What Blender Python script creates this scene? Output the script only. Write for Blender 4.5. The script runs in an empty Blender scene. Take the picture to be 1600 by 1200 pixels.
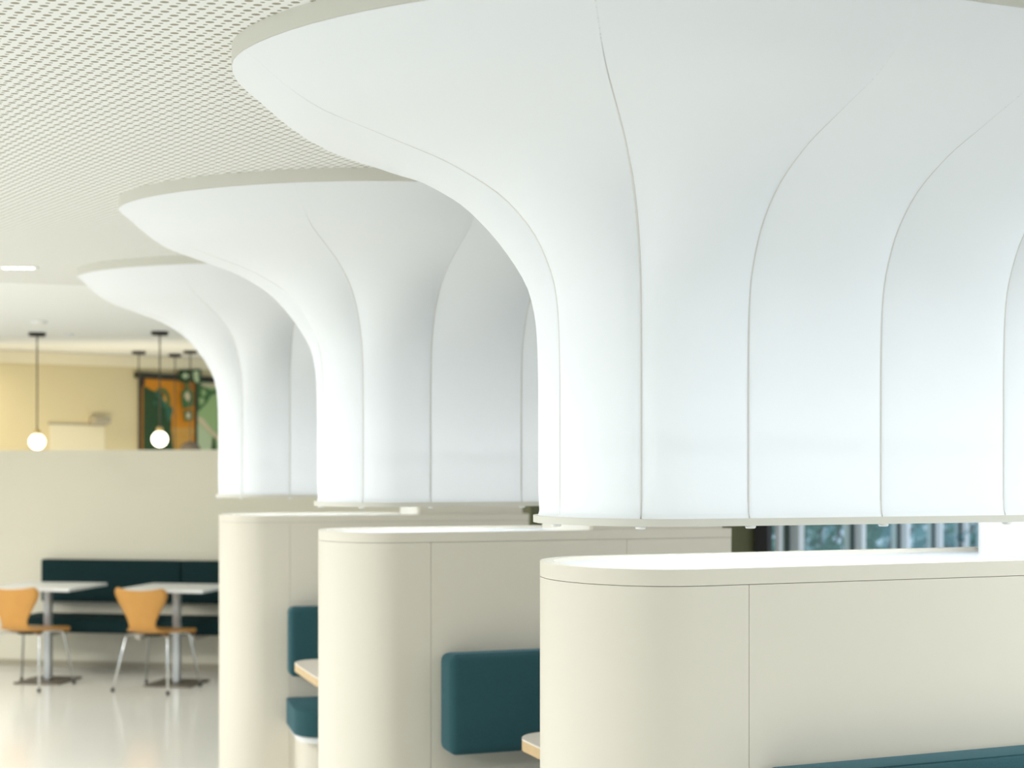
import bpy, bmesh, math, random
import numpy as np
from mathutils import Vector, Matrix

random.seed(7)
R = math.radians
SC = bpy.context.scene
COL = SC.collection

# ------------------------------------------------------------------ camera, world, exposure
EYE = 1.56
F_PX, HORIZON = 2178.5, 746.1          # focal length and horizon row in the 1600x1200 frame
cd = bpy.data.cameras.new('camera')
cam = bpy.data.objects.new('camera', cd)
COL.objects.link(cam)
cam.location = (0, 0, EYE)
cam.rotation_euler = (R(90), 0, 0)
cd.sensor_fit = 'HORIZONTAL'
cd.sensor_width = 36.0
cd.lens = F_PX / 1600 * 36.0
cd.shift_y = (HORIZON - 600) / 1600
cd.clip_start, cd.clip_end = 0.05, 300
cd.dof.use_dof = True
cd.dof.focus_distance = 2.75
cd.dof.aperture_fstop = 4.0
SC.camera = cam

SC.view_settings.view_transform = 'Standard'
SC.view_settings.look = 'None'
SC.view_settings.gamma = 1.0
SC.view_settings.use_curve_mapping = False
SC.view_settings.exposure = -0.11

wd = bpy.data.worlds.new('overcast_sky')
SC.world = wd
wd.use_nodes = True
bg = wd.node_tree.nodes['Background']
bg.inputs['Color'].default_value = (0.86, 0.94, 1.0, 1)
bg.inputs['Strength'].default_value = 1.3


def area_light(name, loc, size, power, color, rot=(0, 0, 0), size_y=None):
    ld = bpy.data.lights.new(name, 'AREA')
    ld.energy, ld.color = power, color
    ld.size = size
    if size_y:
        ld.shape = 'RECTANGLE'
        ld.size_y = size_y
    o = bpy.data.objects.new(name, ld)
    COL.objects.link(o)
    o.location, o.rotation_euler = loc, rot
    return o


CEIL0, CEIL_M = EYE + 0.8128 + 0.036 - 0.0383 * 4, 0.0383   # the ceiling climbs gently away from the camera


def ceil_z(y):
    return CEIL0 + CEIL_M * y


# unseen fill lights added under the ceiling, out of frame, to brighten the hall
for x, y, p, s, c in [(-3.4, 3.2, 88, 1.0, (0.93, 0.98, 1.0)), (-3.2, 0.2, 78, 1.0, (0.95, 0.98, 1.0)),
                      (2.8, 2.2, 64, 0.8, (0.92, 0.97, 1.0)), (-5.2, 6.6, 145, 1.0, (1.0, 0.985, 0.95)),
                      (-4.9, 8.6, 30, 0.8, (1.0, 0.96, 0.88))]:
    area_light('fill_light', (x, y, ceil_z(y) - 0.03), s, p, c)
area_light('fill_light', (-4.85, 12.25, ceil_z(12.25) - 0.06), 0.5, 12, (1.0, 0.90, 0.70))  # another added fill, left of the frame, lifting the far wall
area_light('hidden_wall_fill', (-3.4, 12.0, 1.15), 1.8, 26, (1.0, 0.90, 0.70), (R(118), 0, R(-10)), 0.15)  # unseen light added behind the divider to brighten the far wall

# ------------------------------------------------------------------ materials
MATS = {}


def mat(name, col, rough=0.6, metal=0.0, emit=None, emit_s=0.0, noise=0.0, nscale=30.0, bump=0.0, bscale=200.0,
        spec=0.5, trans=0.0):
    if name in MATS:
        return MATS[name]
    m = bpy.data.materials.new(name)
    m.use_nodes = True
    nt = m.node_tree
    b = nt.nodes['Principled BSDF']
    b.inputs['Base Color'].default_value = (*col, 1)
    b.inputs['Roughness'].default_value = rough
    b.inputs['Metallic'].default_value = metal
    b.inputs['Specular IOR Level'].default_value = spec
    if emit:
        b.inputs['Emission Color'].default_value = (*emit, 1)
        b.inputs['Emission Strength'].default_value = emit_s
    tc = nt.nodes.new('ShaderNodeTexCoord')
    if noise > 0:
        n = nt.nodes.new('ShaderNodeTexNoise')
        n.inputs['Scale'].default_value = nscale
        n.inputs['Detail'].default_value = 4
        nt.links.new(tc.outputs['Object'], n.inputs['Vector'])
        mx = nt.nodes.new('ShaderNodeMix')
        mx.data_type = 'RGBA'
        mx.inputs[6].default_value = (*[c * (1 - noise) for c in col], 1)
        mx.inputs[7].default_value = (*[min(1, c * (1 + noise)) for c in col], 1)
        nt.links.new(n.outputs['Fac'], mx.inputs[0])
        nt.links.new(mx.outputs[2], b.inputs['Base Color'])
    if bump > 0:
        n2 = nt.nodes.new('ShaderNodeTexNoise')
        n2.inputs['Scale'].default_value = bscale
        nt.links.new(tc.outputs['Object'], n2.inputs['Vector'])
        bp = nt.nodes.new('ShaderNodeBump')
        bp.inputs['Strength'].default_value = bump
        bp.inputs['Distance'].default_value = 0.002
        nt.links.new(n2.outputs['Fac'], bp.inputs['Height'])
        nt.links.new(bp.outputs['Normal'], b.inputs['Normal'])
    if trans > 0:                                    # thin cloth that lets light through
        out = nt.nodes['Material Output']
        tr = nt.nodes.new('ShaderNodeBsdfTranslucent')
        tr.inputs['Color'].default_value = (*col, 1)
        ms = nt.nodes.new('ShaderNodeMixShader')
        ms.inputs[0].default_value = trans
        nt.links.new(b.outputs[0], ms.inputs[1])
        nt.links.new(tr.outputs[0], ms.inputs[2])
        nt.links.new(ms.outputs[0], out.inputs['Surface'])
    MATS[name] = m
    return m


M_fabric = mat('stretched_white_fabric', (0.92, 0.935, 0.95), 0.85, spec=0.15, trans=0.12, bump=0.05, bscale=900)
M_seam = mat('seam_tape', (0.74, 0.725, 0.69), 0.9, spec=0.1)
M_rim = mat('cream_rim', (0.72, 0.70, 0.62), 0.55)
M_white = mat('white_lacquer', (0.86, 0.86, 0.84), 0.35)
M_tray = mat('tray_top', (0.76, 0.785, 0.82), 0.35)
M_part = mat('cream_laminate', (0.775, 0.722, 0.612), 0.42, noise=0.012, nscale=3)
M_dark = mat('raw_board_core', (0.34, 0.31, 0.26), 0.9)
M_teal = mat('teal_wool', (0.028, 0.085, 0.098), 0.95, noise=0.30, nscale=420, bump=0.35, bscale=700, spec=0.2)
for _m in (M_teal,):
    _b = _m.node_tree.nodes['Principled BSDF']
    _b.inputs['Sheen Weight'].default_value = 0.35
    _b.inputs['Sheen Roughness'].default_value = 0.45
    _b.inputs['Sheen Tint'].default_value = (0.35, 0.62, 0.75, 1)
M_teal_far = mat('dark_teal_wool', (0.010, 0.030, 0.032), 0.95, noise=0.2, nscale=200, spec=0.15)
M_ply = mat('table_edge_wood', (0.66, 0.47, 0.25), 0.5, noise=0.10, nscale=25)
M_tabletop = mat('pale_tabletop', (0.84, 0.76, 0.66), 0.4)
M_wtop = mat('white_tabletop', (0.80, 0.81, 0.80), 0.35)
M_beech = mat('beech_ply', (0.58, 0.285, 0.062), 0.4, noise=0.08, nscale=14)
M_chrome = mat('satin_chrome', (0.72, 0.74, 0.75), 0.25, metal=1.0)
M_steel = mat('grey_steel', (0.55, 0.57, 0.57), 0.4, metal=0.6)
M_base = mat('dark_base_plate', (0.14, 0.12, 0.09), 0.5)
M_black = mat('black_metal', (0.012, 0.012, 0.013), 0.5)
M_rod = mat('dark_cord', (0.10, 0.085, 0.05), 0.7)
M_brass = mat('brass', (0.62, 0.46, 0.20), 0.35, metal=0.8)
M_globe = mat('opal_globe', (0.9, 0.88, 0.8), 0.3, emit=(1.0, 0.90, 0.70), emit_s=5.0)
M_dome = mat('taupe_shade', (0.16, 0.13, 0.10), 0.6)
M_led = mat('led_diffuser', (0.9, 0.9, 0.9), 0.5, emit=(0.88, 0.95, 1.0), emit_s=16.0)
M_spot = mat('downlight_lens', (0.9, 0.9, 0.9), 0.5, emit=(1.0, 0.95, 0.85), emit_s=5.0)
M_backwall = mat('warm_cream_paint', (0.68, 0.585, 0.36), 0.8, noise=0.01, nscale=2)
M_wall_band = mat('pale_wall_band', (0.82, 0.74, 0.55), 0.8)
M_lowwall = mat('cream_divider_paint', (0.735, 0.695, 0.565), 0.7)
M_panelboard = mat('pale_board', (0.76, 0.69, 0.50), 0.6)
M_olive = mat('olive_paint', (0.17, 0.17, 0.085), 0.7)
M_frame = mat('white_window_frame', (0.90, 0.93, 0.96), 0.4)
M_dframe = mat('dark_window_seal', (0.07, 0.10, 0.10), 0.5)
M_leaf = mat('leaf_green', (0.12, 0.28, 0.21), 0.6, noise=0.5, nscale=3)
M_leaf2 = mat('leaf_blue_green', (0.18, 0.36, 0.38), 0.6, noise=0.5, nscale=3)
M_bark = mat('bark', (0.10, 0.07, 0.05), 0.9)
M_ground = mat('pale_paving', (0.50, 0.60, 0.68), 0.8, noise=0.1, nscale=1.5)
M_skirt = mat('dull_skirting', (0.40, 0.36, 0.27), 0.6)


def glass_mat():
    m = bpy.data.materials.new('window_glass')
    m.use_nodes = True
    nt = m.node_tree
    nt.nodes.clear()
    out = nt.nodes.new('ShaderNodeOutputMaterial')
    t = nt.nodes.new('ShaderNodeBsdfTransparent')
    t.inputs['Color'].default_value = (0.86, 0.94, 0.95, 1)
    g = nt.nodes.new('ShaderNodeBsdfGlossy')
    g.inputs['Roughness'].default_value = 0.02
    ms = nt.nodes.new('ShaderNodeMixShader')
    ms.inputs[0].default_value = 0.08
    nt.links.new(t.outputs[0], ms.inputs[1])
    nt.links.new(g.outputs[0], ms.inputs[2])
    nt.links.new(ms.outputs[0], out.inputs['Surface'])
    return m


M_glass = glass_mat()

PSI = 0.3778                                     # the row of booths runs off 21.6 degrees to the left of the view
CP, SP = math.cos(PSI), math.sin(PSI)


def ceiling_mat():
    """acoustic board: 20 mm grid of alternating big and small round perforations, plain boards further off"""
    m = bpy.data.materials.new('perforated_acoustic_board')
    m.use_nodes = True
    nt = m.node_tree
    b = nt.nodes['Principled BSDF']
    b.inputs['Roughness'].default_value = 0.85
    b.inputs['Specular IOR Level'].default_value = 0.2
    L = nt.links

    def math_(op, a, c=None):
        n = nt.nodes.new('ShaderNodeMath')
        n.operation = op
        for k, v in enumerate((a, c)):
            if v is None:
                continue
            if isinstance(v, (int, float)):
                n.inputs[k].default_value = v
            else:
                L.new(v, n.inputs[k])
        return n.outputs[0]
    geo = nt.nodes.new('ShaderNodeNewGeometry')
    sep = nt.nodes.new('ShaderNodeSeparateXYZ')
    L.new(geo.outputs['Position'], sep.inputs[0])
    X, Y = sep.outputs[0], sep.outputs[1]
    u = math_('ADD', math_('MULTIPLY', X, -SP), math_('MULTIPLY', Y, CP))
    # grid of the boards: half steps between two big holes along either grid direction
    inv = np.linalg.inv(np.array([[-0.02258, 0.04261], [0.03032, 0.01559]]) / 2)
    gu = math_('ADD', math_('MULTIPLY', X, float(inv[0, 0])), math_('MULTIPLY', Y, float(inv[0, 1])))
    gv = math_('ADD', math_('MULTIPLY', X, float(inv[1, 0])), math_('MULTIPLY', Y, float(inv[1, 1])))
    iu, iv = math_('ROUND', gu), math_('ROUND', gv)
    du, dv = math_('SUBTRACT', gu, iu), math_('SUBTRACT', gv, iv)
    r = math_('SQRT', math_('ADD', math_('MULTIPLY', du, du), math_('MULTIPLY', dv, dv)))
    par = math_('ABSOLUTE', math_('MODULO', math_('ADD', iu, iv), 2.0))         # 0 or 1 on alternating cells
    par = math_('GREATER_THAN', par, 0.5)
    rad = math_('SUBTRACT', 0.315, math_('MULTIPLY', par, 0.135))
    hole = math_('LESS_THAN', r, rad)
    zone = math_('LESS_THAN', u, 7.3)
    hole = math_('MULTIPLY', hole, zone)
    mx = nt.nodes.new('ShaderNodeMix')
    mx.data_type = 'RGBA'
    mx.inputs[6].default_value = (0.86, 0.865, 0.84, 1)
    mx.inputs[7].default_value = (0.33, 0.30, 0.22, 1)      # shade inside the holes, painted as flat brown
    L.new(hole, mx.inputs[0])
    L.new(mx.outputs[2], b.inputs['Base Color'])
    return m


M_ceiling = ceiling_mat()


def floor_mat():
    m = mat('polished_resin_floor', (0.87, 0.85, 0.785), 0.16, noise=0.03, nscale=1.2)
    m.node_tree.nodes['Principled BSDF'].inputs['Specular IOR Level'].default_value = 0.6
    return m


M_floor = floor_mat()

# ------------------------------------------------------------------ mesh helpers


def link(o, parent=None):
    COL.objects.link(o)
    if parent is not None:
        o.parent = parent
    return o


def mesh_obj(name, verts, faces, m, parent=None, smooth=False):
    me = bpy.data.meshes.new(name)
    me.from_pydata([tuple(map(float, v)) for v in verts], [], faces)
    me.validate()
    if smooth:
        me.polygons.foreach_set('use_smooth', [True] * len(me.polygons))
    me.materials.append(m)
    me.update()
    if smooth == 'auto':
        me.set_sharp_from_angle(angle=R(35))
    return link(bpy.data.objects.new(name, me), parent)


def bm_obj(name, bm, m, parent=None, smooth=False):
    bmesh.ops.recalc_face_normals(bm, faces=bm.faces)
    me = bpy.data.meshes.new(name)
    bm.to_mesh(me)
    bm.free()
    if smooth:
        me.polygons.foreach_set('use_smooth', [True] * len(me.polygons))
    me.materials.append(m)
    return link(bpy.data.objects.new(name, me), parent)


def thing(name, label, cat, loc=(0, 0, 0), rz=0.0, group=None):
    o = link(bpy.data.objects.new(name, None))
    o.empty_display_size = 0.1
    o.location, o.rotation_euler = loc, (0, 0, rz)
    return tag(o, label, cat, group)


def tag(o, label, cat, group=None):
    o['label'], o['category'] = label, cat
    if group:
        o['group'] = group
    return o


def struct(o):
    o['kind'] = 'structure'
    return o


def box(name, lo, hi, m, parent=None, bevel=0.0, seg=2, smooth=False):
    bm = bmesh.new()
    bmesh.ops.create_cube(bm, size=1)
    for v in bm.verts:
        v.co = Vector([(lo[k] + hi[k]) / 2 + v.co[k] * (hi[k] - lo[k]) for k in range(3)])
    if bevel:
        bmesh.ops.bevel(bm, geom=bm.edges[:], offset=bevel, segments=seg, affect='EDGES', profile=0.5)
    return bm_obj(name, bm, m, parent, smooth)


def prism(name, poly, z0, z1, m, parent=None, bevel=0.0, seg=3, smooth=False):
    """a plan outline (list of x, y) pulled up from z0 to z1"""
    bm = bmesh.new()
    lo = [bm.verts.new((x, y, z0)) for x, y in poly]
    hi = [bm.verts.new((x, y, z1)) for x, y in poly]
    n = len(poly)
    fb = bm.faces.new(lo[::-1])
    ft = bm.faces.new(hi)
    for i in range(n):
        bm.faces.new((lo[i], lo[(i + 1) % n], hi[(i + 1) % n], hi[i]))
    if bevel:
        ed = [e for e in bm.edges if len(e.link_faces) == 2 and (fb in e.link_faces or ft in e.link_faces)]
        bmesh.ops.bevel(bm, geom=ed, offset=bevel, segments=seg, affect='EDGES', profile=0.5)
    return bm_obj(name, bm, m, parent, smooth)


def tube_pts(pts, rad, n=8):
    """verts and faces of a round tube along a polyline; rad is a number or a list"""
    V, Fc = [], []
    pts = [Vector(p) for p in pts]
    k = len(pts)
    rads = [float(q) for q in rad] if isinstance(rad, (list, tuple)) else [rad] * k
    up = Vector((0.31, 0.17, 0.93)).normalized()
    for i, p in enumerate(pts):
        t = (pts[min(i + 1, k - 1)] - pts[max(i - 1, 0)]).normalized()
        a = t.cross(up)
        if a.length < 1e-3:
            a = t.cross(Vector((1, 0, 0)))
        a.normalize()
        b = t.cross(a)
        for j in range(n):
            an = 2 * math.pi * j / n
            V.append(p + rads[i] * (math.cos(an) * a + math.sin(an) * b))
    for i in range(k - 1):
        for j in range(n):
            Fc.append((i * n + j, i * n + (j + 1) % n, (i + 1) * n + (j + 1) % n, (i + 1) * n + j))
    Fc.append(tuple(range(n))[::-1])
    Fc.append(tuple((k - 1) * n + j for j in range(n)))
    return V, Fc


def tube(name, pts, rad, m, parent=None, n=10):
    V, Fc = tube_pts(pts, rad, n)
    return mesh_obj(name, V, Fc, m, parent, True)


def lathe(name, prof, m, parent=None, n=24, loc=(0, 0, 0)):
    V, Fc = [], []
    for r, z in prof:
        for j in range(n):
            a = 2 * math.pi * j / n
            V.append((loc[0] + r * math.cos(a), loc[1] + r * math.sin(a), loc[2] + z))
    k = len(prof)
    for i in range(k - 1):
        for j in range(n):
            Fc.append((i * n + j, i * n + (j + 1) % n, (i + 1) * n + (j + 1) % n, (i + 1) * n + j))
    Fc.append(tuple(range(n))[::-1])
    Fc.append(tuple((k - 1) * n + j for j in range(n)))
    return mesh_obj(name, V, Fc, m, parent, True)


def ring_sweep(name, inner, outer, m, parent=None, smooth='auto'):
    """closed band with a 4-cornered section; inner/outer: lists of (x, y, zlo, zhi)"""
    V, Fc = [], []
    n = len(outer)
    for (xi, yi, a, b), (xo, yo, c, d) in zip(inner, outer):
        V += [(xi, yi, a), (xo, yo, c), (xo, yo, d), (xi, yi, b)]
    for i in range(n):
        j = (i + 1) % n
        for k in range(4):
            l = (k + 1) % 4
            Fc.append((4 * i + k, 4 * j + k, 4 * j + l, 4 * i + l))
    return mesh_obj(name, V, Fc, m, parent, smooth)


def rounded_rect(x0, y0, x1, y1, rs, seg=8):
    """plan outline; rs = radii of corners (x0y0, x1y0, x1y1, x0y1)"""
    P = []
    for (cx, cy, a0), r, sx, sy in zip(((x0, y0, 180), (x1, y0, 270), (x1, y1, 0), (x0, y1, 90)), rs,
                                       (1, -1, -1, 1), (1, 1, -1, -1)):
        if r <= 1e-4:
            P.append((cx, cy))
            continue
        for k in range(seg + 1):
            an = R(a0 + 90 * k / seg)
            P.append((cx + sx * r + r * math.cos(an), cy + sy * r + r * math.sin(an)))
    return P


# ------------------------------------------------------------------ room shell
struct(mesh_obj('floor', [(-9, -7, 0), (9, -7, 0), (9, 7.5, 0), (2.2, 10.2, 0), (1.3, 9.0, 0), (-1.0, 19, 0), (-9, 19, 0)],
                [(0, 1, 2, 3, 4, 5, 6)], M_floor))
cy = [-7, 19]
struct(mesh_obj('ceiling', [(-9, -3.0, ceil_z(-3.0)), (9, -3.0, ceil_z(-3.0)), (9, 7.5, ceil_z(7.5)), (2.2, 10.2, ceil_z(10.2)),
                            (1.3, 9.0, ceil_z(9.0)), (-1.0, 19, ceil_z(19)), (-9, 19, ceil_z(19)),
                            (-9, -3.0, ceil_z(-3.0) + .3), (9, -3.0, ceil_z(-3.0) + .3), (9, 7.5, ceil_z(7.5) + .3),
                            (2.2, 10.2, ceil_z(10.2) + .3), (1.3, 9.0, ceil_z(9.0) + .3), (-1.0, 19, ceil_z(19) + .3),
                            (-9, 19, ceil_z(19) + .3)],
                [(0, 1, 2, 3, 4, 5, 6), (13, 12, 11, 10, 9, 8, 7)] + [(i, (i + 1) % 7, (i + 1) % 7 + 7, i + 7) for i in range(7)],
                M_ceiling))


def wall_between(name, a, b, z0, z1, th, m, side=1):
    """upright slab from plan point a to b, thickness th on the left (side=1) or right (-1) of a->b"""
    a, b = Vector(a), Vector(b)
    d = (b - a).normalized()
    n = Vector((-d.y, d.x)) * th * side
    poly = [a, b, b + n, a + n]
    zt = (z1, z1, z1, z1) if not callable(z1) else [z1(p.y) for p in poly]
    V = [(p.x, p.y, z0) for p in poly] + [(p.x, p.y, z) for p, z in zip(poly, zt)]
    return struct(mesh_obj(name, V, [(3, 2, 1, 0), (4, 5, 6, 7)] + [(i, (i + 1) % 4, (i + 1) % 4 + 4, i + 4) for i in range(4)], m))


# far wall with the artwork: receding to the right
BW_A, BW_D = Vector((-3.815, 14.2)), Vector((0.640, 0.768)).normalized()


def bw(t, off=0.0):
    p = BW_A + BW_D * t + Vector((BW_D.y, -BW_D.x)) * off        # off > 0 = out of the wall, towards the room
    return p


wall_between('wall_back', bw(-2.9), bw(3.4), 0.0, lambda y: ceil_z(y) - 0.002, 0.15, M_backwall, 1)
c0, c1 = bw(-2.85, 0.001), bw(3.4, 0.001)
V = []
for p0, p1 in ((bw(-2.85, 0.001), bw(3.4, 0.001)), (bw(-2.85, 0.03), bw(3.4, 0.03))):
    for p in (p0, p1):
        V += [(p.x, p.y, ceil_z(p.y) - 0.12), (p.x, p.y, ceil_z(p.y) - 0.004)]
struct(mesh_obj('trim_1', V, [(0, 2, 3, 1), (4, 5, 7, 6), (0, 1, 5, 4), (2, 6, 7, 3), (1, 3, 7, 5), (0, 4, 6, 2)], M_wall_band))  # paler raised band along the top of the far wall

# low divider wall behind the dining tables
LW_A, LW_D = Vector((-3.309, 11.44)), Vector((0.9845, -0.1754)).normalized()


def lw(t, off=0.0):
    return LW_A + LW_D * t + Vector((LW_D.y, -LW_D.x)) * off     # off > 0 = towards the camera


LW_TOP = 1.785
wall_between('wall_divider', lw(-4.4), lw(2.72), 0.0, LW_TOP, 0.12, M_lowwall, 1)
LW_ROT = math.atan2(LW_D.y, LW_D.x)
sk = box('baseboard_divider', (-4.4, -0.012, 0.001), (2.7, -0.0005, 0.05), M_skirt)
sk.location, sk.rotation_euler = (LW_A.x, LW_A.y, 0), (0, 0, LW_ROT)
struct(sk)

# olive wall stub beyond the booths and the window wall
wall_between('wall_right', (0.10, 7.42), (1.41, 8.075), 0.0, lambda y: ceil_z(y) - 0.002, 0.14, M_olive, 1)
WD = Vector((0.429, 0.903)).normalized()
WA = Vector((1.80, 9.0))
W_ROT = math.atan2(WD.y, WD.x)


def at_window(o):
    o.location = (WA.x, WA.y, 0)
    o.rotation_euler = (0, 0, W_ROT)
    return o


post = box('trim_2', (-1.05, -0.13, 0), (-0.955, -0.055, ceil_z(8.0) - 0.003), M_black)
at_window(struct(post))
for k in range(0, 6):
    x0 = -0.93 + 0.0 if k == 0 else (k - 1) * 2.0 + 0.07
    x1 = k * 2.0 - 0.07
    w = struct(link(bpy.data.objects.new('window_%d' % (k + 1), None)))
    at_window(w)
    zt = 2.62
    bm = bmesh.new()
    box('window_frame', (x1, -0.07, 0.05), (x1 + 0.14, 0.07, zt), M_frame, w)
    box('window_seal', (x1 - 0.05, -0.013, 0.05), (x1 - 0.001, 0.013, zt), M_dframe, w)
    box('window_frame', (x0, -0.05, 0.0), (x1 - 0.05, 0.05, 0.05), M_frame, w)
    if k == 0:
        box('window_frame', (x0 - 0.02, -0.172, 0.0), (x0 + 0.04, -0.146, zt), M_frame, w)
    box('pane', (x0 + (0.04 if k == 0 else 0.0), -0.006, 0.05), (x1 - 0.05, 0.006, zt), M_glass, w)

# ------------------------------------------------------------------ the booth row
UA, UB = 0.1919, 0.2477            # half ellipse at the booth end: semi-axes along and across the partition
LA, LB, LN = 0.8147, 0.7634, 1.72  # lip of the fabric canopy at the ceiling
PART_TOP, CAP_Z, RIM_Z = EYE - 0.1702, EYE - 0.2006, EYE - 0.0905
LS = 1.11                          # straight length of the canopy between its rounded ends
UNITS = [((0.2576, 2.8125), PSI), ((-0.4330, 4.5288), PSI - 0.0353), ((-1.1623, 6.4640), PSI - 0.1072)]
# local frame of a booth unit: x runs along the partition (away from the aisle), y across it (away from the camera)


def ell(a, b, n, th):
    s, c = math.sin(th), math.cos(th)
    return (-a * abs(c) ** (2 / n), b * math.copysign(abs(s) ** (2 / n), s))


LC = 0.70


def outline(sig, a, b, n):
    """closed path round a stadium: sig in metres along the rim; returns local (x, y)"""
    tot = 2 * LS + 2 * LC
    sig %= tot
    if sig < LS:
        return (LS - sig, -b)
    if sig < LS + LC:
        return ell(a, b, n, -math.pi / 2 + math.pi * (sig - LS) / LC)
    if sig < 2 * LS + LC:
        return (sig - LS - LC, b)
    x, y = ell(a, b, n, math.pi / 2 - math.pi * (sig - 2 * LS - LC) / LC)
    return (LS - x, y)


def pchip(xs, ys):
    xs, ys = np.array(xs), np.array(ys)
    h = np.diff(xs)
    d = np.diff(ys) / h
    m = np.zeros_like(xs)
    for i in range(1, len(xs) - 1):
        if d[i - 1] * d[i] > 0:
            w1, w2 = 2 * h[i] + h[i - 1], h[i] + 2 * h[i - 1]
            m[i] = (w1 + w2) / (w1 / d[i - 1] + w2 / d[i])
    m[0], m[-1] = d[0], d[-1]

    def fn(x):
        k = int(np.clip(np.searchsorted(xs, x) - 1, 0, len(xs) - 2))
        t = (x - xs[k]) / h[k]
        return float((2 * t**3 - 3 * t**2 + 1) * ys[k] + (t**3 - 2 * t**2 + t) * h[k] * m[k]
                     + (-2 * t**3 + 3 * t**2) * ys[k + 1] + (t**3 - t**2) * h[k] * m[k + 1])
    return fn


flare = pchip([0, .3, .45, .5342, .641, .7338, .8094, .8531, .90, 1.0], [0, 0, .004, .015, .07, .18, .38, .58, .79, 1.0])
# stations up the canopy, evenly spread along the profile
_t = np.linspace(0, 1, 400)
_w = np.array([flare(t) for t in _t])
_s = np.concatenate([[0], np.cumsum(np.hypot(np.diff(_t) * .9, np.diff(_w) * .52))])
STATIONS = np.interp(np.linspace(0, _s[-1], 46), _s, _t)
STATIONS = np.unique(np.concatenate([[0, .008, .016, .026, .038], STATIONS]))


PART_END = [1.55, 1.154, 1.22]
RISER = [(0.962, 0.165), (0.645, 0.238), (0.69, 0.238)]


def canopy(unit, label):
    (ox, oy), rot = UNITS[unit]
    th = thing('fabric_canopy', label, 'canopy', (ox, oy, RIM_Z), rot, 'flared fabric canopies over the booths')
    cr, sr = math.cos(rot), math.sin(rot)

    def lip_z(x, y):                                  # local z of the lip below the sloping ceiling
        return ceil_z(oy + sr * x + cr * y) - 0.036 - RIM_Z

    def surf(sig, t, push=0.0):
        xr, yr = outline(sig, UA, UB, 2.0)
        xl, yl = outline(sig, LA, LB, LN)
        w = flare(t)
        x, y = xr + (xl - xr) * w, yr + (yl - yr) * w
        # outward plan normal
        e = 0.004
        p0, p1 = outline(sig - e, UA + (LA - UA) * w, UB + (LB - UB) * w, 2.0), outline(sig + e, UA + (LA - UA) * w, UB + (LB - UB) * w, 2.0)
        tx, ty = p1[0] - p0[0], p1[1] - p0[1]
        l = math.hypot(tx, ty) or 1
        nx, ny = ty / l, -tx / l
        if nx * (x - LS / 2 * 0) * 0 + (ny * y + nx * (x - LS / 2)) < 0:
            nx, ny = -nx, -ny
        hem = 0.013 * max(0.0, 1 - t / 0.032) ** 2     # cloth turned out over the rim
        z = t * lip_z(xl, yl)
        return (x + nx * (push + hem), y + ny * (push + hem), z)

    near = [LS - d for d in (1.006, 0.705, 0.404, 0.104)]
    left = [LS + LC * (a + 90) / 180 for a in (-57.5, -6.6, 44.3)]
    half = near + left
    tot = LS + LC
    seams = half + [s + tot for s in half]
    K = len(seams)
    NS = 12
    for k in range(K):
        s0, s1 = seams[k], seams[(k + 1) % K] + (2 * tot if k == K - 1 else 0)
        V, Fc = [], []
        for t in STATIONS:
            g = 0.0016 * min(1, max(0, (0.93 - t) / 0.3)) + 0.00005
            amp = (0.004 + 0.036 * math.exp(-((t - 0.72) / 0.15) ** 2)) * min(1, t / 0.08) * min(1, (1 - t) / 0.10)
            for j in range(NS + 1):
                q = j / NS
                sg = s0 + g + (s1 - s0 - 2 * g) * q
                crease = -0.003 * math.exp(-(min(q, 1 - q) * (s1 - s0) / 0.012) ** 2) * min(1, t / 0.05) * min(1, max(0, (0.95 - t) / 0.3))
                V.append(surf(sg, t, amp * 4 * q * (1 - q) + crease))
        n1 = NS + 1
        for i in range(len(STATIONS) - 1):
            for j in range(NS):
                Fc.append((i * n1 + j, i * n1 + j + 1, (i + 1) * n1 + j + 1, (i + 1) * n1 + j))
        mesh_obj('fabric_panel', V, Fc, M_fabric, th, True)
        st = [t for t in STATIONS[2:] if t < 0.93]
        pts = [surf(s0, t, -0.0062) for t in st]
        tube('seam', pts, [0.0006 + 0.0034 * min(1, (0.93 - t) / 0.2) for t in st], M_seam, th, 6)
        x, y, z = surf(s0, 0, -0.008)
        lathe('clip', [(0.0, -0.0045), (0.008, -0.004), (0.010, -0.002), (0.010, 0.001)], M_white, th, 10, (x, y, -0.001))
    # rim bar, inner lining ring, lip band at the ceiling
    N = 160
    sg = [2 * tot * i / N for i in range(N)]
    outer = [surf(s, 0, 0.001) for s in sg]
    inner = [surf(s, 0, -0.036) for s in sg]
    ring_sweep('rim', [(p[0], p[1], 0.0, 0.014) for p in inner], [(p[0], p[1], 0.0, 0.014) for p in outer], M_rim, th)
    lip_o = [surf(s, 1.0, 0.0012) for s in sg]
    lip_i = [surf(s, 1.0, -0.05) for s in sg]
    ring_sweep('lip_band', [(p[0], p[1], p[2] + 0.0006, p[2] + 0.0362) for p in lip_i],
               [(p[0], p[1], p[2] + 0.0006, p[2] + 0.0362) for p in lip_o], M_rim, th)
    # light loop hidden inside the skirt, just above the tray of the partition
    loop = [(x, -0.09) for x in np.linspace(0.9, 0.0, 10)] + [(-0.09 * math.cos(R(a)), 0.09 * math.sin(R(a))) for a in range(-75, 90, 15)] \
        + [(x, 0.09) for x in np.linspace(0.0, 0.9, 10)]
    xe = RISER[unit][0] - 0.06
    loop = [(float(min(x, xe)), float(y), 0.15) for x, y in loop if x <= xe + 0.09]
    tube('led_tube', loop, 0.010, M_led, th, 8)
    for x in (0.05, xe - 0.05):
        for y in (-0.09, 0.09):
            tube('led_hanger', [(x, y, 0.158), (x, y, lip_z(x, 0) + 0.034)], 0.003, M_white, th, 6)
    return th


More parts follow.
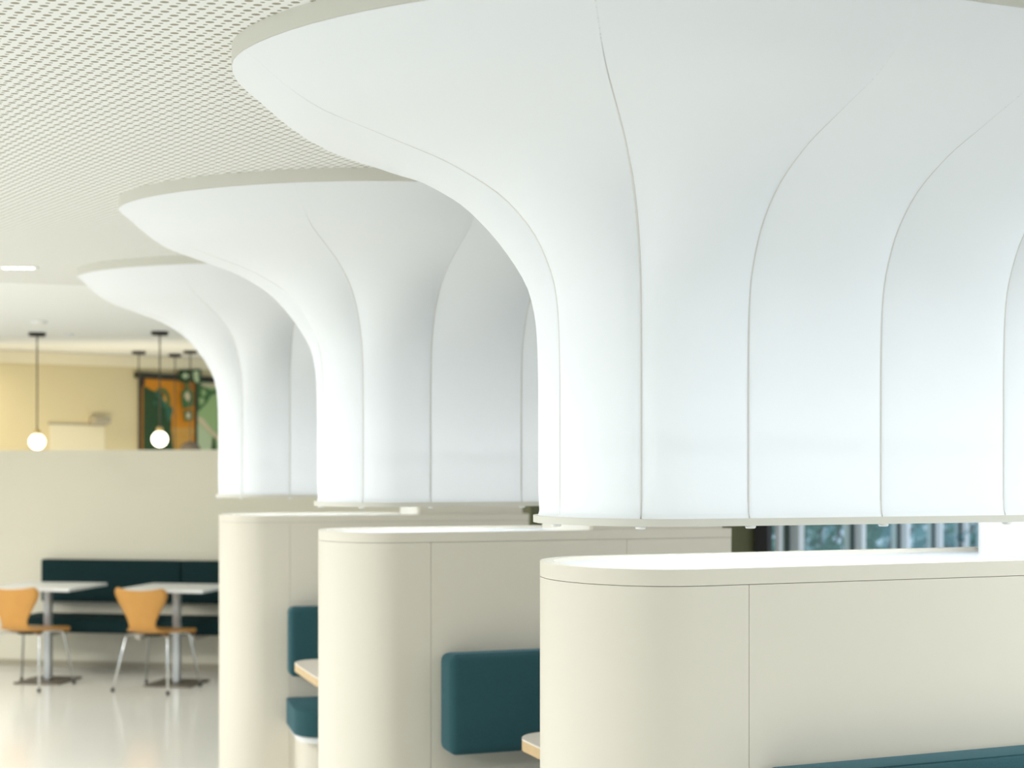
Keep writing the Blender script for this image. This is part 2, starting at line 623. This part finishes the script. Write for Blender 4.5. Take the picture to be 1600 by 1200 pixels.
def partition(unit, label):
    (ox, oy), rot = UNITS[unit]
    th = thing('booth_partition', label, 'partition', (ox, oy, 0), rot, 'rounded partitions between the booths')
    E, J = PART_END[unit], 0.104

    def ends(a, b, n=40):
        return [ell(a, b, 2.0, -math.pi / 2 + math.pi * k / n) for k in range(n + 1)]
    # body core (set back behind the skins so the joints read as fine shadow gaps)
    core = [(E - 0.01, -UB + 0.006), (0.0, -UB + 0.006)] + ends(UA - 0.006, UB - 0.006)[1:-1] + [(0.0, UB - 0.006), (E - 0.01, UB - 0.006)]
    prism('core', core[::-1], 0.0, CAP_Z + 0.004, M_dark, th)

    def skin(name, pts, z0, z1, m=M_part):
        """5 mm sheet along a plan polyline, its outer face on the polyline"""
        V, Fc = [], []
        n = len(pts)
        for k, (x, y) in enumerate(pts):
            a, b = pts[max(k - 1, 0)], pts[min(k + 1, n - 1)]
            tx, ty = b[0] - a[0], b[1] - a[1]
            l = math.hypot(tx, ty)
            nx, ny = -ty / l * 0.0055, tx / l * 0.0055            # towards the core
            V += [(x, y, z0), (x, y, z1), (x + nx, y + ny, z1), (x + nx, y + ny, z0)]
        for k in range(n - 1):
            for c in range(4):
                d = (c + 1) % 4
                Fc.append((4 * k + c, 4 * k + d, 4 * k + 4 + d, 4 * k + 4 + c))
        Fc += [(0, 3, 2, 1), (4 * n - 4, 4 * n - 3, 4 * n - 2, 4 * n - 1)]
        return mesh_obj(name, V, Fc, m, th, 'auto')
    g = 0.0006
    zt = CAP_Z - 0.0012
    # body skins: curved end, near and far boards
    curve = [(J - g, -UB), (0.05, -UB), (0.0, -UB)] + ends(UA, UB)[1:-1] + [(0.0, UB), (0.05, UB), (J - g, UB)]
    skin('end_panel', curve[::-1], 0.0, zt)
    cuts = [J, 0.77, E] if E > 0.9 else [J, E]
    for x0, x1 in zip(cuts[:-1], cuts[1:]):
        skin('side_panel', [(x0 + g, -UB), (x1 - g, -UB)], 0.0, zt)
        skin('side_panel', [(x1 - g, UB), (x0 + g, UB)], 0.0, zt)
    # cap: rim band with a shallow tray inside it
    co = [(E, -UB), (0.0, -UB)] + ends(UA, UB)[1:-1] + [(0.0, UB), (E, UB)]
    ci = [(E - 0.02, -UB + 0.028), (0.0, -UB + 0.028)] + ends(UA - 0.028, UB - 0.028)[1:-1] + [(0.0, UB - 0.028), (E - 0.02, UB - 0.028)]
    ring_sweep('cap_rim', [(x, y, CAP_Z, PART_TOP) for x, y in ci], [(x, y, CAP_Z, PART_TOP) for x, y in co], M_part, th)
    prism('cap_tray', [(x, y) for x, y in ci][::-1], CAP_Z + 0.004, PART_TOP - 0.009, M_tray, th)
    # taller core that carries the canopy
    rx, rb = RISER[unit]
    zc = ceil_z(oy + math.sin(rot) * rx) - 0.01
    rr = 0.045
    poly = rounded_rect(rx, -rb, min(E - 0.03, 1.24), rb, (rr if unit == 0 else 0.012, 0, 0, rr), 8)
    prism('riser', poly, PART_TOP - 0.009, zc, M_white if unit == 0 else M_part, th)
    return th


CANOPY_LABELS = ['large white flared fabric canopy above the partition with the window view',
                 'white flared fabric canopy between the other two canopies',
                 'white flared fabric canopy next to the hanging globe lamps']
PART_LABELS = ['cream rounded partition with a pale tray top, window view above it',
               'cream rounded partition between the other two partitions',
               'cream rounded partition next to the beech chairs and dark wall bench']
for i in range(3):
    canopy(i, CANOPY_LABELS[i])
    partition(i, PART_LABELS[i])

# platform the booths stand on
for i in range(2):
    (ax, ay), ra = UNITS[i]
    (bx, by), rb_ = UNITS[i + 1]

    def pt(i, x, y):
        (ox, oy), r = UNITS[i]
        return (ox + math.cos(r) * x - math.sin(r) * y, oy + math.sin(r) * x + math.cos(r) * y)
    struct(prism('floor_platform', [pt(i, 0.05, UB + 0.003), pt(i, 1.15, UB + 0.003), pt(i + 1, 1.1, -UB - 0.003), pt(i + 1, 0.05, -UB - 0.003)],
                 0.0, 0.09, M_part))

# ------------------------------------------------------------------ booth benches


def cushion(name, x0, y0, z0, x1, y1, z1, m, parent, bev=0.03, crown=0.0):
    bm = bmesh.new()
    bmesh.ops.create_cube(bm, size=1)
    for v in bm.verts:
        v.co = Vector(((x0 + x1) / 2 + v.co.x * (x1 - x0), (y0 + y1) / 2 + v.co.y * (y1 - y0), (z0 + z1) / 2 + v.co.z * (z1 - z0)))
    bmesh.ops.bevel(bm, geom=bm.edges[:], offset=bev, segments=4, affect='EDGES', profile=0.5)
    return bm_obj(name, bm, m, parent, True)


def seat_poly(x0, x1, depth, r):
    """seat cushion outline in unit frame, back on the near face of the partition, free corner well rounded"""
    y1 = -UB - 0.002
    return rounded_rect(x0, y1 - depth, x1, y1, (r, 0.02, 0.0, 0.03), 12)


BENCH_X = [0.121, 0.130, 0.090]
BENCH_LABELS = ['teal booth bench against the partition with the window view',
                'teal booth bench against the middle partition, below its broad backrest',
                'teal booth bench with rounded seat against the partition next to the beech chairs']
for i in range(3):
    (ox, oy), rot = UNITS[i]
    th = thing('booth_bench', BENCH_LABELS[i], 'bench', (ox, oy, 0), rot, 'teal upholstered benches in the booths')
    x0, x1 = BENCH_X[i], 1.12 if i else 1.40
    yb = -UB - 0.002
    zt = 1.018 if i < 2 else 0.985
    zb = zt - 0.305
    br = cushion('backrest', x0, yb - 0.125, zb, x1, yb, zt, M_teal, th, 0.026)
    # piping round the front edge of the backrest
    tube('piping', [(x0 + 0.02, yb - 0.102, zt - 0.0005), (x1 - 0.02, yb - 0.102, zt - 0.0005)], 0.0022, M_teal, br, 6)
    prism('seat', seat_poly(x0 - 0.005, x1, 0.44, 0.15), 0.465, 0.575, M_teal, th, 0.028, 4, True)
    prism('seat_board', seat_poly(x0 + 0.01, x1, 0.415, 0.14), 0.435, 0.4645, M_white, th)
    base = rounded_rect(x0 + 0.03, yb - 0.30, x1, yb, (0.16, 0, 0, 0), 10)
    prism('base', base, 0.09 if i else 0.0, 0.4345, M_part, th)

# ------------------------------------------------------------------ booth tables
for i, (x0, far_gap, lab) in enumerate([(0.215, 0.0, 'pale booth table beside the broad teal backrest'),
                                        (-0.055, 0.0, 'pale booth table over the rounded teal seat')]):
    (ox, oy), rot = UNITS[i]
    th = thing('booth_table', lab, 'table', (ox, oy, 0.09), rot, 'booth tables between the partitions')
    TZ = 0.815 - 0.09
    y0, y1 = 0.64, 1.245
    prism('table_top', rounded_rect(x0, y0, 1.10, y1, (0.10, 0.01, 0.01, 0.10), 10), TZ - 0.005, TZ, M_tabletop, th)
    prism('table_edge', rounded_rect(x0, y0, 1.10, y1, (0.10, 0.01, 0.01, 0.10), 10), TZ - 0.034, TZ - 0.0052, M_ply, th)
    xm = 0.66
    tube('pedestal', [(xm, 0.94, 0.012), (xm, 0.94, TZ - 0.0345)], 0.035, M_chrome, th, 16)
    box('foot_plate', (xm - 0.25, 0.74, 0.0), (xm + 0.25, 1.14, 0.012), M_steel, th, 0.004)

# ------------------------------------------------------------------ dining corner: wall bench, tables, chairs
th = thing('wall_bench', 'long dark teal wall bench behind the two square tables', 'bench', (LW_A.x, LW_A.y, 0), LW_ROT)
for a, b in ((-0.553, 0.663), (0.668, 1.88)):
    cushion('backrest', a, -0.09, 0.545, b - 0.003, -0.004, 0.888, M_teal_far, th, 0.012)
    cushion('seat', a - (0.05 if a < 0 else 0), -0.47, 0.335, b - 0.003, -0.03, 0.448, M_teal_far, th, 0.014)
for x in (-0.35, 0.45, 0.9, 1.7):
    box('bracket', (x - 0.02, -0.42, 0.29), (x + 0.02, -0.0005, 0.334), M_part, th)

# dining tables
TABLE_LABELS = ['white square cafe table with steel post at the free end of the wall bench',
                'white square cafe table in front of the seam of the wall bench']
for (px, py), lab in zip(((-3.556, 10.69), (-2.535, 10.55)), TABLE_LABELS):
    th = thing('cafe_table', lab, 'table', (px, py, 0), LW_ROT, 'white cafe tables at the wall bench')
    box('table_top', (-0.335, -0.31, 0.712), (0.335, 0.31, 0.735), M_wtop, th, 0.003)
    box('post', (-0.026, -0.026, 0.012), (0.026, 0.026, 0.711), M_steel, th, 0.008, 3)
    box('foot_plate', (-0.185, -0.19, 0.0), (0.185, 0.19, 0.012), M_base, th, 0.004)


def chair_mesh(th):
    """one-piece bent plywood shell on four thin steel legs; +y is forward"""
    prof = []                                        # (y, z, half width, lateral curl)
    for y, z, hw, cu in [(0.235, 0.405, 0.175, -0.012), (0.22, 0.425, 0.205, -0.004), (0.15, 0.437, 0.230, 0.006),
                         (0.04, 0.432, 0.236, 0.012), (-0.06, 0.424, 0.222, 0.014), (-0.125, 0.424, 0.165, 0.012),
                         (-0.168, 0.442, 0.118, 0.010), (-0.190, 0.480, 0.108, 0.012), (-0.205, 0.530, 0.122, 0.018),
                         (-0.220, 0.590, 0.155, 0.030), (-0.236, 0.650, 0.196, 0.046), (-0.250, 0.700, 0.220, 0.055),
                         (-0.259, 0.738, 0.222, 0.056), (-0.264, 0.762, 0.190, 0.048)]:
        prof.append((y, z, hw, cu))
    # refine along the profile
    s = np.linspace(0, len(prof) - 1, 44)
    cols = [np.interp(s, range(len(prof)), [p[k] for p in prof]) for k in range(4)]
    for k in range(4):
        c = cols[k]
        for _ in range(3):
            c[1:-1] = (c[:-2] + 2 * c[1:-1] + c[2:]) / 4
    NX = 13
    rows = []
    for i in range(len(s)):
        y, z, hw, cu = (cols[k][i] for k in range(4))
        back = min(1, max(0, (z - 0.45) / 0.1))
        row = []
        for j in range(NX):
            q = -1 + 2 * j / (NX - 1)
            # dip in the middle of the top edge
            dip = -0.018 * (1 - q * q) * max(0, (z - 0.70) / 0.06) if z > 0.70 else 0
            row.append(Vector((hw * q, y + back * cu * q * q, z + (1 - back) * cu * q * q + dip)))
        rows.append(row)
    V, Fc = [], []
    n = len(rows)
    nor = []
    for i in range(n):
        for j in range(NX):
            tu = rows[min(i + 1, n - 1)][j] - rows[max(i - 1, 0)][j]
            tv = rows[i][min(j + 1, NX - 1)] - rows[i][max(j - 1, 0)]
            nor.append(tu.cross(tv).normalized())
    for sgn in (-0.5, 0.5):
        for i in range(n):
            for j in range(NX):
                V.append(rows[i][j] + nor[i * NX + j] * 0.010 * sgn)
    o = n * NX
    for i in range(n - 1):
        for j in range(NX - 1):
            a = i * NX + j
            Fc += [(a, a + 1, a + NX + 1, a + NX), (o + a, o + a + NX, o + a + NX + 1, o + a + 1)]
    rim = [j for j in range(NX)] + [i * NX + NX - 1 for i in range(1, n)] + [(n - 1) * NX + j for j in range(NX - 2, -1, -1)] + [i * NX for i in range(n - 2, 0, -1)]
    for k in range(len(rim)):
        a, b = rim[k], rim[(k + 1) % len(rim)]
        Fc.append((a, o + a, o + b, b))
    mesh_obj('shell', V, Fc, M_beech, th, True)
    lathe('mount', [(0.0, 0.395), (0.085, 0.395), (0.09, 0.402), (0.085, 0.418), (0.0, 0.419)], M_black, th, 20)
    for sx in (-1, 1):
        for sy, fy, ty in ((1, 0.215, 0.155), (-1, -0.215, -0.125)):
            pts = [(0.03 * sx, 0.03 * sy, 0.405), (0.12 * sx, ty * 0.75, 0.408), (0.165 * sx, ty * 0.96, 0.404), (0.178 * sx, ty + 0.008 * sy, 0.388),
                   (0.232 * sx, fy, 0.014)]
            tube('leg', pts, 0.0085, M_chrome, th, 8)
            lathe('foot_cap', [(0.0, 0.0), (0.012, 0.0), (0.013, 0.016), (0.0095, 0.022)], M_black, th, 10, (0.232 * sx, fy, 0))


def dup(root, loc, rz, label):
    r = root.copy()
    COL.objects.link(r)
    r.location, r.rotation_euler = loc, (0, 0, rz)
    r['label'] = label
    for ch in list(root.children):
        c = ch.copy()
        COL.objects.link(c)
        c.parent = r
        for g2 in list(ch.children):
            d = g2.copy()
            COL.objects.link(d)
            d.parent = c
    return r


ch = thing('shell_chair', 'beech plywood shell chair drawn up to the table at the bench seam', 'chair', (-2.62, 10.285, 0), R(-19),
           'beech shell chairs at the cafe tables')
chair_mesh(ch)
dup(ch, (-3.60, 10.415, 0), R(-17), 'beech plywood shell chair drawn up to the table at the free bench end')

# ------------------------------------------------------------------ hanging lamps


def pendant(x, y, zc, label, kind='globe', group='pendant lamps hanging over the dining corner'):
    th = thing('pendant_lamp', label, 'lamp', (x, y, 0), 0, group)
    top = ceil_z(y)
    lathe('ceiling_rose', [(0.0, top - 0.028), (0.060, top - 0.028), (0.064, top - 0.022), (0.064, top + 0.002), (0.0, top + 0.002)], M_black, th, 24)
    if kind == 'globe':
        r = 0.060
        g = lathe('globe', [(r * math.sin(math.pi * k / 16), zc - r * math.cos(math.pi * k / 16)) for k in range(17)], M_globe, th, 24)
        lathe('lamp_holder', [(0.026, zc + r - 0.006), (0.027, zc + r + 0.022), (0.012, zc + r + 0.034), (0.004, zc + r + 0.036)], M_brass, th, 16)
        bot = zc + r + 0.03
    else:
        r = 0.10
        lathe('dome_shade', [(r, zc - 0.09)] + [(r * math.cos(R(a)), zc - 0.05 + 0.09 * math.sin(R(a))) for a in range(0, 90, 9)] + [(0.008, zc + 0.045)], M_dome, th, 24)
        lathe('bulb', [(0.001, zc - 0.08), (0.03, zc - 0.06), (0.03, zc - 0.03), (0.001, zc - 0.01)], M_globe, th, 12)
        bot = zc + 0.03
    tube('cord', [(0, 0, bot), (0, 0, top - 0.02)], 0.0055, M_rod, th, 8)
    return th


pendant(-3.61, 10.60, 1.832, 'opal globe pendant hanging over the free end of the wall bench')
pendant(-2.645, 10.47, 1.848, 'opal globe pendant hanging in front of the dark green artwork')
pendant(-3.56, 13.3, 1.70, 'pendant on a cord at the left edge of the artwork, its globe behind the divider', group=None)
pendant(-3.335, 13.8, 1.66, 'pendant on a cord in front of the orange picture, its globe behind the divider', group=None)
pendant(-3.045, 13.2, 1.86, 'taupe dome pendant hanging in front of the artwork', 'dome', None)

# ceiling fittings over the aisle


def ceil_fit(name, label, cat, x, y, r, m, n=20, h=0.02):
    th = thing(name, label, cat, (x, y, ceil_z(y)))
    lathe('housing', [(0.0, -h), (r * 0.9, -h), (r, -h * 0.6), (r, 0.004), (0.0, 0.004)], M_white, th, n)
    return th


dl = thing('recessed_downlight', 'small bright recessed downlight in the plain part of the ceiling', 'light', (-2.18, 6.16, ceil_z(6.16)))
box('frame', (-0.085, -0.024, -0.006), (0.085, 0.024, 0.01), M_white, dl, 0.002)
for k in range(4):
    lathe('lens', [(0.0, -0.010), (0.014, -0.010), (0.017, -0.0065), (0.0, -0.006)], M_spot, dl, 12, (-0.055 + k * 0.036, 0, 0))
ceil_fit('smoke_detector', 'white smoke detector on the ceiling above the globe lamps', 'detector', -3.18, 9.38, 0.05, M_white)
ceil_fit('ceiling_sensor', 'small white ceiling sensor between the two globe lamps', 'sensor', -3.42, 10.75, 0.035, M_white)

# ------------------------------------------------------------------ artwork on the far wall
art = thing('wall_artwork', 'colourful green and orange picture hanging from a dark rail', 'artwork', (BW_A.x, BW_A.y, 0), math.atan2(BW_D.y, BW_D.x))


def on_wall(px, py):
    """photo pixel -> (t, z) on the far wall"""
    k = (px - 800) / F_PX
    t = (k * BW_A.y - BW_A.x) / (BW_D.x - k * BW_D.y)
    y = BW_A.y + BW_D.y * t
    return t, EYE + (HORIZON - py) / F_PX * y


def crop6(x, y):
    return on_wall(180 + x * 0.13333, 560 + y * 0.13333)


ART = {'orange': mat('art_orange', (0.62, 0.235, 0.004), 0.7), 'dgreen': mat('art_dark_green', (0.018, 0.058, 0.016), 0.7),
       'teal': mat('art_teal_green', (0.028, 0.125, 0.075), 0.7), 'mgreen': mat('art_mid_green', (0.06, 0.15, 0.045), 0.7),
       'lgreen': mat('art_light_green', (0.32, 0.46, 0.20), 0.7), 'pale': mat('art_pale_green', (0.48, 0.58, 0.36), 0.7),
       'cream': mat('art_cream', (0.62, 0.54, 0.36), 0.7), 'ochre': mat('art_ochre', (0.58, 0.31, 0.06), 0.7),
       'rust': mat('art_rust', (0.42, 0.15, 0.02), 0.7), 'dark': mat('art_dark_frame', (0.022, 0.022, 0.012), 0.6),
       'brown': mat('art_brown', (0.05, 0.022, 0.010), 0.6)}


def art_piece(name, pts, m, lvl, cro=True, parent=art, th=0.003):
    P = [crop6(*p) if cro else p for p in pts]
    y1 = -0.024 - 0.0035 * lvl
    y0 = y1 + th
    n = len(P)
    V = [(t, y1, z) for t, z in P] + [(t, y0, z) for t, z in P]
    Fc = [tuple(range(n)), tuple(range(n, 2 * n))[::-1]] + [(i, i + n, (i + 1) % n + n, (i + 1) % n) for i in range(n)]
    return mesh_obj(name, V, Fc, ART[m], parent)


tL, _ = on_wall(219, 600)
tM, _ = on_wall(302, 600)
tM2, _ = on_wall(306, 600)
tR = tM2 + 0.85
ZT = on_wall(215, 591)[1]
box('canvas', (tL, -0.022, 1.25), (tM, -0.002, ZT), ART['orange'], art)
box('canvas', (tM2, -0.022, 1.25), (tR, -0.002, ZT), ART['lgreen'], art)
t0, _ = on_wall(209, 600)
box('rail', (t0, -0.045, ZT), (tR + 0.06, -0.002, ZT + 0.062), ART['dark'], art, 0.006)
box('frame_strip', (tL - 0.028, -0.03, 1.25), (tL, -0.002, ZT - 0.001), ART['dark'], art)
box('frame_strip', (tM + 0.001, -0.03, 1.25), (tM2 - 0.001, -0.002, ZT - 0.001), ART['dark'], art)
art_piece('rail_bracket', [(255, 215), (325, 230), (325, 300), (300, 345)], 'brown', 3)
art_piece('painted_shape', [(312, 330), (350, 335), (400, 368), (440, 385), (500, 395), (560, 420), (580, 520), (640, 560), (662, 610), (640, 680),
                            (645, 760), (640, 850), (662, 940), (668, 1090), (312, 1090)], 'dgreen', 0)
art_piece('painted_shape', [(425, 400), (470, 440), (520, 500), (530, 560), (575, 590), (575, 640), (600, 745), (625, 740), (660, 610), (640, 560),
                            (600, 555), (560, 500), (520, 430), (470, 400)], 'teal', 1)
ring = [(450, 372), (500, 348), (560, 355), (600, 400), (622, 460), (622, 530), (600, 580), (570, 575), (580, 530), (590, 470), (570, 420), (530, 390), (490, 395)]
art_piece('painted_shape', ring, 'mgreen', 2)
art_piece('painted_shape', [(540, 430), (570, 440), (585, 500), (570, 520), (545, 480)], 'ochre', 2)
art_piece('painted_shape', [(430, 500), (470, 510), (470, 545), (440, 540)], 'teal', 1)
art_piece('painted_shape', [(645, 810), (905, 810), (915, 870), (900, 900), (650, 900)], 'ochre', 0)
art_piece('painted_shape', [(650, 905), (900, 905), (880, 1000), (760, 1090), (668, 1090)], 'ochre', 1)
art_piece('painted_shape', [(745, 310), (775, 310), (775, 345), (745, 345)], 'rust', 0)
art_piece('painted_shape', [(850, 310), (900, 310), (900, 370), (860, 370)], 'rust', 0)
# ornament column over the orange panel
for q, pc, ci in (([(712, 140), (850, 130), (850, 280), (770, 292), (712, 270)], 'dgreen', [(780, 165), (830, 210), (785, 245), (740, 210)]),
                  ([(852, 135), (970, 125), (980, 300), (900, 300), (852, 270)], 'dgreen', [(880, 150), (940, 150), (945, 285), (905, 285), (880, 230)]),
                  ([(745, 390), (800, 350), (885, 390), (885, 560), (760, 590), (745, 500)], 'mgreen', [(800, 385), (855, 440), (815, 510), (765, 440)]),
                  ([(770, 620), (870, 610), (880, 720), (785, 740)], 'mgreen', [(795, 640), (850, 635), (855, 700), (800, 710)])):
    pc_o = art_piece('ornament_tile', q, pc, 7)
    art_piece('ornament_inlay', ci, 'pale' if pc == 'dgreen' else 'cream', 9, True, pc_o)
art_piece('ornament_link', [(790, 285), (820, 285), (825, 360), (790, 360)], 'mgreen', 6)
# second panel
art_piece('painted_shape', [(985, 300), (1160, 290), (1200, 330), (1190, 345), (985, 330)], 'cream', 0)
art_piece('painted_shape', [(960, 300), (1050, 350), (1120, 380), (1190, 350), (1195, 400), (1100, 440), (1060, 520), (1000, 580), (950, 630), (945, 320)], 'mgreen', 1)
art_piece('painted_shape', [(1000, 350), (1050, 400), (1020, 450), (990, 420)], 'lgreen', 2)
art_piece('painted_shape', [(960, 470), (1010, 460), (1030, 510), (975, 560)], 'lgreen', 2)
art_piece('painted_shape', [(945, 680), (1010, 700), (1100, 820), (1220, 930), (1230, 1010), (1180, 960), (1060, 850), (960, 750)], 'cream', 1)
art_piece('painted_shape', [(945, 760), (1060, 860), (1120, 920), (1120, 1090), (945, 1090)], 'pale', 0)
art_piece('painted_shape', [(1125, 930), (1145, 930), (1150, 990), (1165, 1090), (1105, 1090), (1120, 990)], 'dgreen', 2)

# pale board and a small box on the far wall, left of the artwork
pb = thing('wall_board', 'pale board fixed to the cream far wall', 'board', (BW_A.x, BW_A.y, 0), math.atan2(BW_D.y, BW_D.x))
ta, za = on_wall(76, 663)
tb, zb = on_wall(162, 663)
zb_ = 1.35
box('board', (ta, -0.018, zb_), (tb, -0.002, za), M_panelboard, pb)
box('board_edge', (ta - 0.01, -0.022, za + 0.0005), (tb + 0.01, -0.002, za + 0.014), M_skirt, pb)
wb = thing('wall_box', 'small grey box on the far wall above the pale board', 'box', (BW_A.x, BW_A.y, 0), math.atan2(BW_D.y, BW_D.x))
t1, z1 = on_wall(139, 667)
t2, z2 = on_wall(166, 656)
box('case', (t1, -0.09, za + 0.016), (t2, -0.002, za + 0.085), mat('warm_grey_case', (0.50, 0.44, 0.31), 0.6), wb, 0.006)
box('cover', (t1 + 0.02, -0.10, za + 0.03), (t2 - 0.02, -0.0905, za + 0.07), M_skirt, wb)

# ------------------------------------------------------------------ outdoors behind the glass
struct(mesh_obj('ground', [(-60, -60, -0.03), (60, -60, -0.03), (60, 90, -0.03), (-60, 90, -0.03)], [(0, 1, 2, 3)], M_ground))


def shrub(x, y, r, h, m, label, n=420):
    th = thing('garden_shrub', label, 'shrub', (x, y, -0.03), 0, 'shrubs outside the windows')
    rnd = random.Random(int(x * 100 + y * 7))
    for k in range(5):
        a = k * 1.26
        tube('stem', [(0.05 * math.cos(a), 0.05 * math.sin(a), 0), (0.25 * r * math.cos(a), 0.25 * r * math.sin(a), h * 0.45),
                      (0.55 * r * math.cos(a), 0.55 * r * math.sin(a), h * 0.8)], [0.03, 0.02, 0.008], M_bark, th, 6)
    V, Fc = [], []
    for k in range(n):
        a, b = rnd.uniform(0, 6.283), math.acos(rnd.uniform(-1, 1))
        rr = rnd.uniform(0.6, 1.0)
        c = Vector((r * rr * math.sin(b) * math.cos(a), r * rr * math.sin(b) * math.sin(a), h * 0.55 + h * 0.48 * rr * math.cos(b)))
        q = Vector((rnd.gauss(0, 1), rnd.gauss(0, 1), rnd.gauss(0, 1))).normalized()
        p = q.orthogonal().normalized() * 0.10
        q = q.cross(p).normalized() * 0.05
        i = len(V)
        V += [c - p, c + q, c + p, c - q]
        Fc.append((i, i + 1, i + 2, i + 3))
    f = mesh_obj('foliage', V, Fc, m, th)
    f['kind'] = 'stuff'


shrub(3.2, 14.6, 0.9, 1.5, M_leaf, 'dark green shrub outside the first window bay')
shrub(4.3, 16.6, 1.2, 1.6, M_leaf2, 'wide blue green shrub outside the second window bay')
shrub(6.3, 20.2, 1.4, 1.8, M_leaf2, 'tall grey green shrub outside the third window bay')
shrub(7.6, 22.6, 1.0, 1.7, M_leaf, 'dark green shrub far behind the last window bay')
